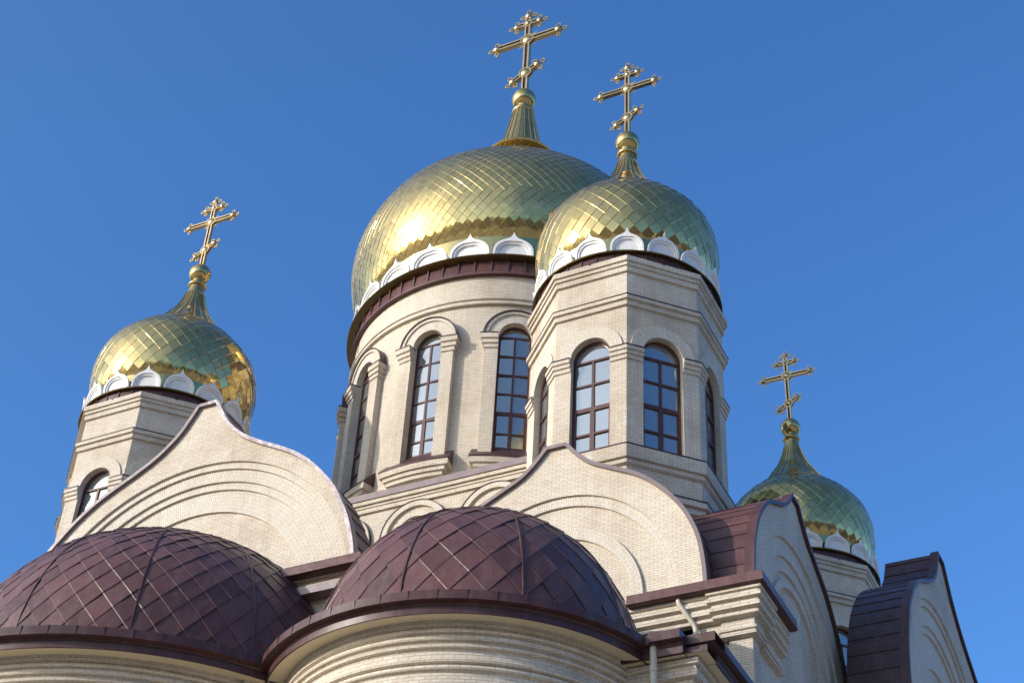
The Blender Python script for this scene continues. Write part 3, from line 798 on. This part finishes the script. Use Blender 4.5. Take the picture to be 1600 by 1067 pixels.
po = pw.build('corner_pier', M_BRICK, church)
co = corbels([(7.45, -9.16), (9.0, -9.16), (9.0, -9.22), (9.42, -9.22), (9.42, -8.86), (9.36, -8.86), (9.36, -7.80)])
co.build('cornice', M_BRICK, po)
eave(pier)
# the same cornice at the foot of the large front gable
pier2 = [(1.2, -11.62), (3.56, -11.62), (3.56, -10.2)]
g2 = MB(); sweep(g2, pier2, [(-0.3, -8.55), (0, -8.57), (0, -12)], caps=True); g2o = g2.build('corner_pier', M_BRICK, church)
cc = MB(); sweep(cc, pier2, [(0.20, -8.80), (0.20, -8.84), (0.13, -8.85), (0.13, -8.89), (0.16, -8.90), (0.16, -8.95), (0.05, -8.97)], caps=True); cc.build('cornice', M_BRICK, g2o); eave(pier2, zt=-8.63)
ce2 = MB(); sweep(ce2, pier2, [(-0.05, -8.93), (0.25, -8.985), (0.255, -9.13), (0.05, -9.14)], caps=True); ce2.build('eave_gutter', M_COPING, church)

# lower range with its eave
low = MB(); lp = [(3.3, -11.95), (9.30, -11.95), (9.30, -8.0)]
sweep(low, lp, [(0, -11.55), (0, -Z0)])
low.face([(3.3, -12.2, -11.42), (9.55, -12.2, -11.42), (9.25, -9.0, -10.75), (3.3, -9.0, -10.75)], m=1)
low.face([(9.55, -12.2, -11.42), (9.75, -8.0, -11.42), (9.25, -8.0, -10.75), (9.25, -9.0, -10.75)], m=1)
for x0, x1 in ((8.75, 9.30), (7.9, 8.35)):
    M = flat_map(0, -11.95, -90); block(low, M, x0, x1, -Z0, -11.72, 0, 0.10)
lo = low.build('lower_range', [M_BRICK, M_MAROOND], church)
lcor = MB(); sweep(lcor, [(3.3, -11.95), (8.7, -11.95), (8.7, -12.05), (9.40, -12.05), (9.40, -8.0)], [(0.22, -11.72), (0.22, -11.80), (0.17, -11.81), (0.17, -11.88), (0.19, -11.885), (0.19, -11.96), (0.11, -11.97), (0.11, -12.04), (0.13, -12.05), (0.13, -12.12), (0.04, -12.13), (0.04, -12.30), (0.08, -12.31), (0.08, -12.38), (0, -12.40)])
lcor.build('cornice', M_BRICK, lo)
le = MB()
def eave_prof(o): return [(o - 0.45, -11.41), (o, -11.42), (o + 0.01, -11.555), (o - 0.10, -11.56), (o - 0.13, -11.60), (o - 0.11, -11.605), (o - 0.115, -11.70), (o - 0.14, -11.70)]
sweep(le, [(3.3, -11.95), (9.27, -11.95)], eave_prof(0.56), caps=True)
sweep(le, [(9.02, -11.95), (9.47, -11.95)], [(a + (0.03 if i else 0), b + (0.012 if i < 4 else -.012)) for i, (a, b) in enumerate(eave_prof(0.56))], caps=True)
sweep(le, [(9.47, -11.95), (9.47, -8.0)], eave_prof(0.42), caps=True)
sweep(le, [(9.40, -11.95), (9.47, -11.95)], eave_prof(0.38), caps=True)
le.face([(9.47, -12.33, -11.42), (9.89, -12.33, -11.42), (9.89, -12.33, -11.555), (9.47, -12.33, -11.555)]); le.face([(9.47, -12.33, -11.60), (9.78, -12.33, -11.60), (9.78, -12.33, -11.70), (9.47, -12.33, -11.70)])
le.face([(9.47, -12.33, -11.42), (9.89, -12.33, -11.42), (9.89, -11.95, -11.42), (9.47, -11.95, -11.42)]); le.face([(9.47, -12.33, -11.56), (9.88, -12.33, -11.56), (9.88, -11.95, -11.56), (9.47, -11.95, -11.56)])
leo = le.build('eave_gutter', M_MAROOND, church)
lsf = MB(); lsf.face([(3.3, -12.38, -11.695), (9.77, -12.34, -11.695), (9.77, -11.9, -11.695), (3.3, -11.9, -11.695)]); lsf.face([(9.3, -11.9, -11.695), (9.77, -11.9, -11.695), (9.77, -8, -11.695), (9.3, -8, -11.695)])
lsf.build('soffit', M_PLASTER, leo)

# ---- apses ----------------------------------------------------------
def apse(cx, cy, rw, re, prof, ntile, rib_az, label, dlabel):
    a0, a1, n = -190, 10, 90
    w = MB()
    sweep(w, circle(cx, cy, rw, n, a0, a1), [(0.17, -11.5), (0.17, -11.64), (0.13, -11.645), (0.13, -11.74),
          (0.10, -11.75), (0.14, -11.765), (0.155, -11.79), (0.14, -11.815), (0.09, -11.825), (0.09, -11.85), (0.12, -11.865), (0.13, -11.89), (0.12, -11.915), (0.07, -11.925), (0.07, -11.95),
          (0.095, -11.96), (0.105, -11.985), (0.095, -12.01), (0.04, -12.02), (0.04, -12.15), (0.075, -12.16), (0.085, -12.185), (0.075, -12.21), (0.02, -12.22), (0.02, -12.24), (0.05, -12.25), (0.06, -12.275), (0.05, -12.30), (0, -12.31), (0, -12.8), (0, -Z0)])
    wo = w.build('apse', M_BRICK, church, label=label, angle=30)
    sf = MB(); sweep(sf, circle(cx, cy, 0.0 + rw, n, a0, a1), [(re - rw - 0.13, -11.695), (0.165, -11.66)])
    sf.build('soffit', M_PLASTER, wo)
    g = MB(); pth = circle(cx, cy, re - 0.5, n, a0, a1)
    sweep(g, pth, eave_prof(0.5))
    for k in range(int(re * 9)):
        a = a0 + (a1 - a0) * (k + .5) / int(re * 9); M = flat_map(cx + re * cos(radians(a)), cy + re * sin(radians(a)), a); block(g, M, -.008, .008, -11.553, -11.414, -.01, .014)
    g.build('eave_gutter', M_MAROOND, wo, angle=30)
    d = MB(); tile_surface(d, prof, cx, cy, ntile, fold=0.008, lip=0.006, lift=0.022, tilt=0.006, aspect=1.25, pillow=0.004)
    do = d.build('apse_dome', M_MAROON, church, merge=False, angle=24, label=dlabel)
    under = MB(); revolve(under, [(r - .05, z) for r, z in prof], cx, cy, 72); under.build('sheathing', M_MAROOND, do)
    rb = MB()
    for a in rib_az: ribs(rb, prof, cx, cy, 1, 0.022, 0.025, phase=a / 360)
    rb.build('standing_rib', M_MAROOND, do)
def ell(r0, h, zb, e, re, ncut=10):
    out = [(re, zb + 0.02), (r0 + 0.10, zb + 0.16)]
    for i in range(1, ncut + 1):
        t = i / ncut; ang = t * pi / 2 * 0.985
        c, s = cos(ang) ** (2 / e), sin(ang) ** (2 / e); out.append((r0 * c, zb + h * s))
    return [p for k, p in enumerate(out) if k < 2 or p[1] > zb + 0.35]
apse(5.95, -11.62, 2.60, 3.14, ell(2.501, 2.943, -11.5, 2.122, 3.0, 14), 30, [-88, -48.4, -8, 32, -128, -168, 72, 112], 'curved brick apse wall with ribbed courses, in the middle foreground', 'maroon apse dome in the middle, of diamond sheets with raised ribs')
apse(-0.1, -11.35, 4.06, 4.62, ell(3.505, 3.863, -11.5, 2.278, 4.45, 14), 50, [-149.3, -119.4, -89.5, -59.3, -29, 1, 31], 'larger curved brick apse wall at the lower left corner', 'larger maroon apse dome at the lower left')

# ------------------------------------------------------------------ crosses (things)
def tube_ring(mb, c, r, t, nu=14, nv=6):
    for i in range(nu):
        for j in range(nv):
            q = []
            for a, b in ((i, j), (i + 1, j), (i + 1, j + 1), (i, j + 1)):
                A, B = 2 * pi * a / nu, 2 * pi * b / nv
                q.append((c[0] + (r + t * cos(B)) * cos(A), c[1] + t * sin(B), c[2] + (r + t * cos(B)) * sin(A)))
            mb.face(q)
def ellipsoid(mb, c, rx, ry, rz, nu=14, nv=9):
    for i in range(nu):
        for j in range(nv):
            q = []
            for a, b in ((i, j), (i + 1, j), (i + 1, j + 1), (i, j + 1)):
                A, B = 2 * pi * a / nu, pi * b / nv - pi / 2
                q.append((c[0] + rx * cos(A) * cos(B), c[1] + ry * sin(B), c[2] + rz * sin(A) * cos(B)))
            if j == 0: q = [q[0], q[2], q[3]]
            elif j == nv - 1: q = q[:3]
            mb.face(q)
def bar(mb, p0, p1, w, t):
    """square-framed bar with a dark sunk panel on both faces, in the xz plane."""
    p0, p1 = Vector(p0), Vector(p1); d = (p1 - p0).normalized(); s = Vector((-d.z, 0, d.x))
    def bx(a, b, s0, s1, y, m):
        P = [a + s * s0, b + s * s0, b + s * s1, a + s * s1]
        F = [Vector((p.x, -y, p.z)) for p in P]; B = [Vector((p.x, y, p.z)) for p in P]
        mb.face([tuple(p) for p in F], m=m); mb.face([tuple(p) for p in B[::-1]], m=m)
        for i in range(4): mb.face([tuple(F[i]), tuple(B[i]), tuple(B[(i + 1) % 4]), tuple(F[(i + 1) % 4])], m=m)
    h = w / 2; r = w * 0.27
    bx(p0, p1, -h, -h + r, t, 0); bx(p0, p1, h - r, h, t, 0); bx(p0, p1, -h + r, h - r, t * 0.45, 1)
    bx(p0, p0 + d * r, -h + r, h - r, t * .98, 0); bx(p1 - d * r, p1, -h + r, h - r, t * .98, 0)
def finial(parent, p, dirs, r=0.092):
    mb = MB(); ellipsoid(mb, p, r, r * .85, r)
    for a in dirs:
        c = (p[0] + cos(a) * (r + 0.045), 0, p[2] + sin(a) * (r + 0.045)); tube_ring(mb, c, 0.044, 0.018)
        mb2 = (p[0] + cos(a) * (r + 0.10), 0, p[2] + sin(a) * (r + 0.10)); ellipsoid(mb, mb2, 0.016, 0.016, 0.016, 6, 5)
    mb.build('finial', M_CROSS, parent, world=False, angle=50)
def make_cross():
    root = bpy.data.objects.new('dome_cross', None); COL.objects.link(root)
    def part(name, p0, p1, w=0.125, t=0.045):
        mb = MB(); bar(mb, p0, p1, w, t); mb.build(name, [M_CROSS, M_INSET], root, world=False, smooth=False)
    part('upright', (0, 0, -0.06), (0, 0, 2.26)); part('crossbar', (-0.66, 0, 1.59), (0.66, 0, 1.59), t=0.049); part('upper_bar', (-0.25, 0, 2.08), (0.25, 0, 2.08), 0.11, 0.048)
    part('footrest_bar', (-0.27, 0, 0.43), (0.25, 0, 0.73), 0.11, 0.048)
    h = pi / 2
    finial(root, (-0.69, 0, 1.59), (pi, h, -h)); finial(root, (0.69, 0, 1.59), (0, h, -h))
    finial(root, (-0.255, 0, 2.08), (pi, h, -h), .078); finial(root, (0.255, 0, 2.08), (0, h, -h), .078); finial(root, (0, 0, 2.33), (h, 0, pi), .085)
    t = atan2(0.30, 0.52)
    finial(root, (-0.275, 0, 0.425), (t + pi, t + h, t - h), .085); finial(root, (0.255, 0, 0.735), (t, t + h, t - h), .085)
    for z, r in ((1.59, 0.125), (0.58, 0.115), (2.08, 0.075)):
        mb = MB(); ellipsoid(mb, (0, 0, z), r, 0.075, r, 18, 10); tube_ring(mb, (0, -.03, z), r + 0.012, 0.02, 20, 6); tube_ring(mb, (0, .03, z), r + 0.012, 0.02, 20, 6)
        mb.build('medallion', M_CROSS, root, world=False, angle=50)
    mb = MB()
    for q in range(4):
        for a in (20, 32, 45, 58, 70):
            A = radians(90 * q + a); l = 0.30 if a == 45 else 0.25 if a in (32, 58) else 0.21
            c, s = cos(A), sin(A); w = 0.012
            for y in (-.012, .012): mb.face([(c * .1 - s * w, y, 1.59 + s * .1 + c * w), (c * .1 + s * w, y, 1.59 + s * .1 - c * w), (c * l, 0, 1.59 + s * l)])
    mb.build('sunburst', M_CROSS, root, world=False, smooth=False)
    return root
def copy_tree(o, parent=None):
    c = o.copy(); COL.objects.link(c)
    if parent: c.parent = parent
    for ch in o.children: copy_tree(ch, c)
    return c
proto = make_cross()
for i, (x, y, z, sc, lab) in enumerate(((TX, -TY, 5.765, 1.0, 'gilded three-bar cross on the dome of the nearest octagonal tower'),
                                       (0, 0, 15.98, 1.585, 'tallest gilded three-bar cross, on the largest dome'),
                                       (-TX, -TY, 5.765, 1.0, 'gilded three-bar cross on the far left dome'),
                                       (TX, TY, 5.765, 1.0, 'gilded three-bar cross on the low dome at the far right'))):
    o = proto if i == 0 else copy_tree(proto)
    o.location = (x, y, z + Z0); o.scale = (sc, sc, sc)
    o['label'] = lab; o['category'] = 'cross'; o['group'] = 'gilded crosses on the domes'

# ------------------------------------------------------------------ drainpipes (things)
def drainpipe(pts, r, label):
    mb = MB(); P = [Vector(p) for p in pts]; n = 14; rings = []
    Q = [P[0]]
    for a, b, c in zip(P, P[1:], P[2:]):                # round the elbows
        l = min(0.08, (b - a).length / 3, (c - b).length / 3)
        p, q = b - (b - a).normalized() * l, b + (c - b).normalized() * l
        Q += [p * (1 - t) ** 2 + b * 2 * t * (1 - t) + q * t * t for t in (0, .25, .5, .75, 1)]
    Q.append(P[-1])
    for i, p in enumerate(Q):
        d = (Q[min(i + 1, len(Q) - 1)] - Q[max(i - 1, 0)]).normalized(); x = d.cross(Vector((0, 1, 0.1))).normalized(); y = d.cross(x)
        rings.append([tuple(p + (x * cos(2 * pi * k / n) + y * sin(2 * pi * k / n)) * r) for k in range(n)])
    for A, B in zip(rings, rings[1:]):
        for k in range(n): mb.face([A[k], A[(k + 1) % n], B[(k + 1) % n], B[k]])
    mb.face(rings[0]); mb.face(rings[-1][::-1])
    o = mb.build('drainpipe', M_PIPE, None, angle=40)
    # collars, child of the pipe
    c = MB(); z = pts[-2][2] - 0.12; k = 0
    while z > pts[-1][2] + .3 and k < 12:
        x, y = pts[-1][0], pts[-1][1]
        sweep(c, circle(x, y, r, 16), [(0, z), (0.012, z), (0.012, z - .05), (0, z - .05)], True); block(c, flat_map(x, y + r, 90), -.02, .02, z - .045, z - .005, 0, .12)
        z -= 1.6; k += 1
    c.build('bracket', M_PIPE, o)
    o['label'] = label; o['category'] = 'drainpipe'; o['group'] = 'cream drainpipes below the eaves'
drainpipe([(8.29, -9.42, -8.96), (8.30, -9.42, -9.10), (8.54, -9.32, -9.52), (8.54, -9.32, -11.1)], 0.043, 'short bent cream drainpipe under the upper eave, in front of the stepped cornice')
drainpipe([(9.05, -12.42, -11.55), (9.05, -12.42, -11.75), (9.05, -12.42, -Z0)], 0.05, 'straight cream drainpipe at the right end of the middle apse')
drainpipe([(3.45, -13.72, -11.55), (3.45, -13.72, -11.75), (3.45, -13.72, -Z0)], 0.05, 'straight cream drainpipe where the two apses meet')

# ------------------------------------------------------------------ ground and the hills round the town
g = MB(); R_ = 6000
g.face([(-R_, -R_, -Z0), (R_, -R_, -Z0), (R_, R_, -Z0), (-R_, R_, -Z0)])
go = g.build('ground', M_GROUND, None); go['kind'] = 'structure'
hl = MB(); na, nr_ = 180, 8
from mathutils import noise as mn
hp = []
for i in range(na):
    a = 2 * pi * i / na; row = []
    for j in range(nr_):
        t = j / (nr_ - 1); r = 170 + 700 * t
        e = (0.14 if abs(((a - SUN_AZ + pi) % (2 * pi)) - pi) > 0.5 else 0.10) + 0.05 * mn.noise(Vector((cos(a) * 3, sin(a) * 3, 1))) + 0.03 * mn.noise(Vector((cos(a) * 14, sin(a) * 14, t * 3)))
        row.append((r * cos(a), r * sin(a), -Z0 - 0.5 + r * e * (t ** 0.45) + (6 * mn.noise(Vector((r * .05, a * 20, 2))) if j else 0)))
    hp.append(row)
for i in range(na):
    for j in range(nr_ - 1): hl.face([hp[i][j], hp[(i + 1) % na][j], hp[(i + 1) % na][j + 1], hp[i][j + 1]])
ho = hl.build('hills', M_HILL, None); ho['kind'] = 'structure'
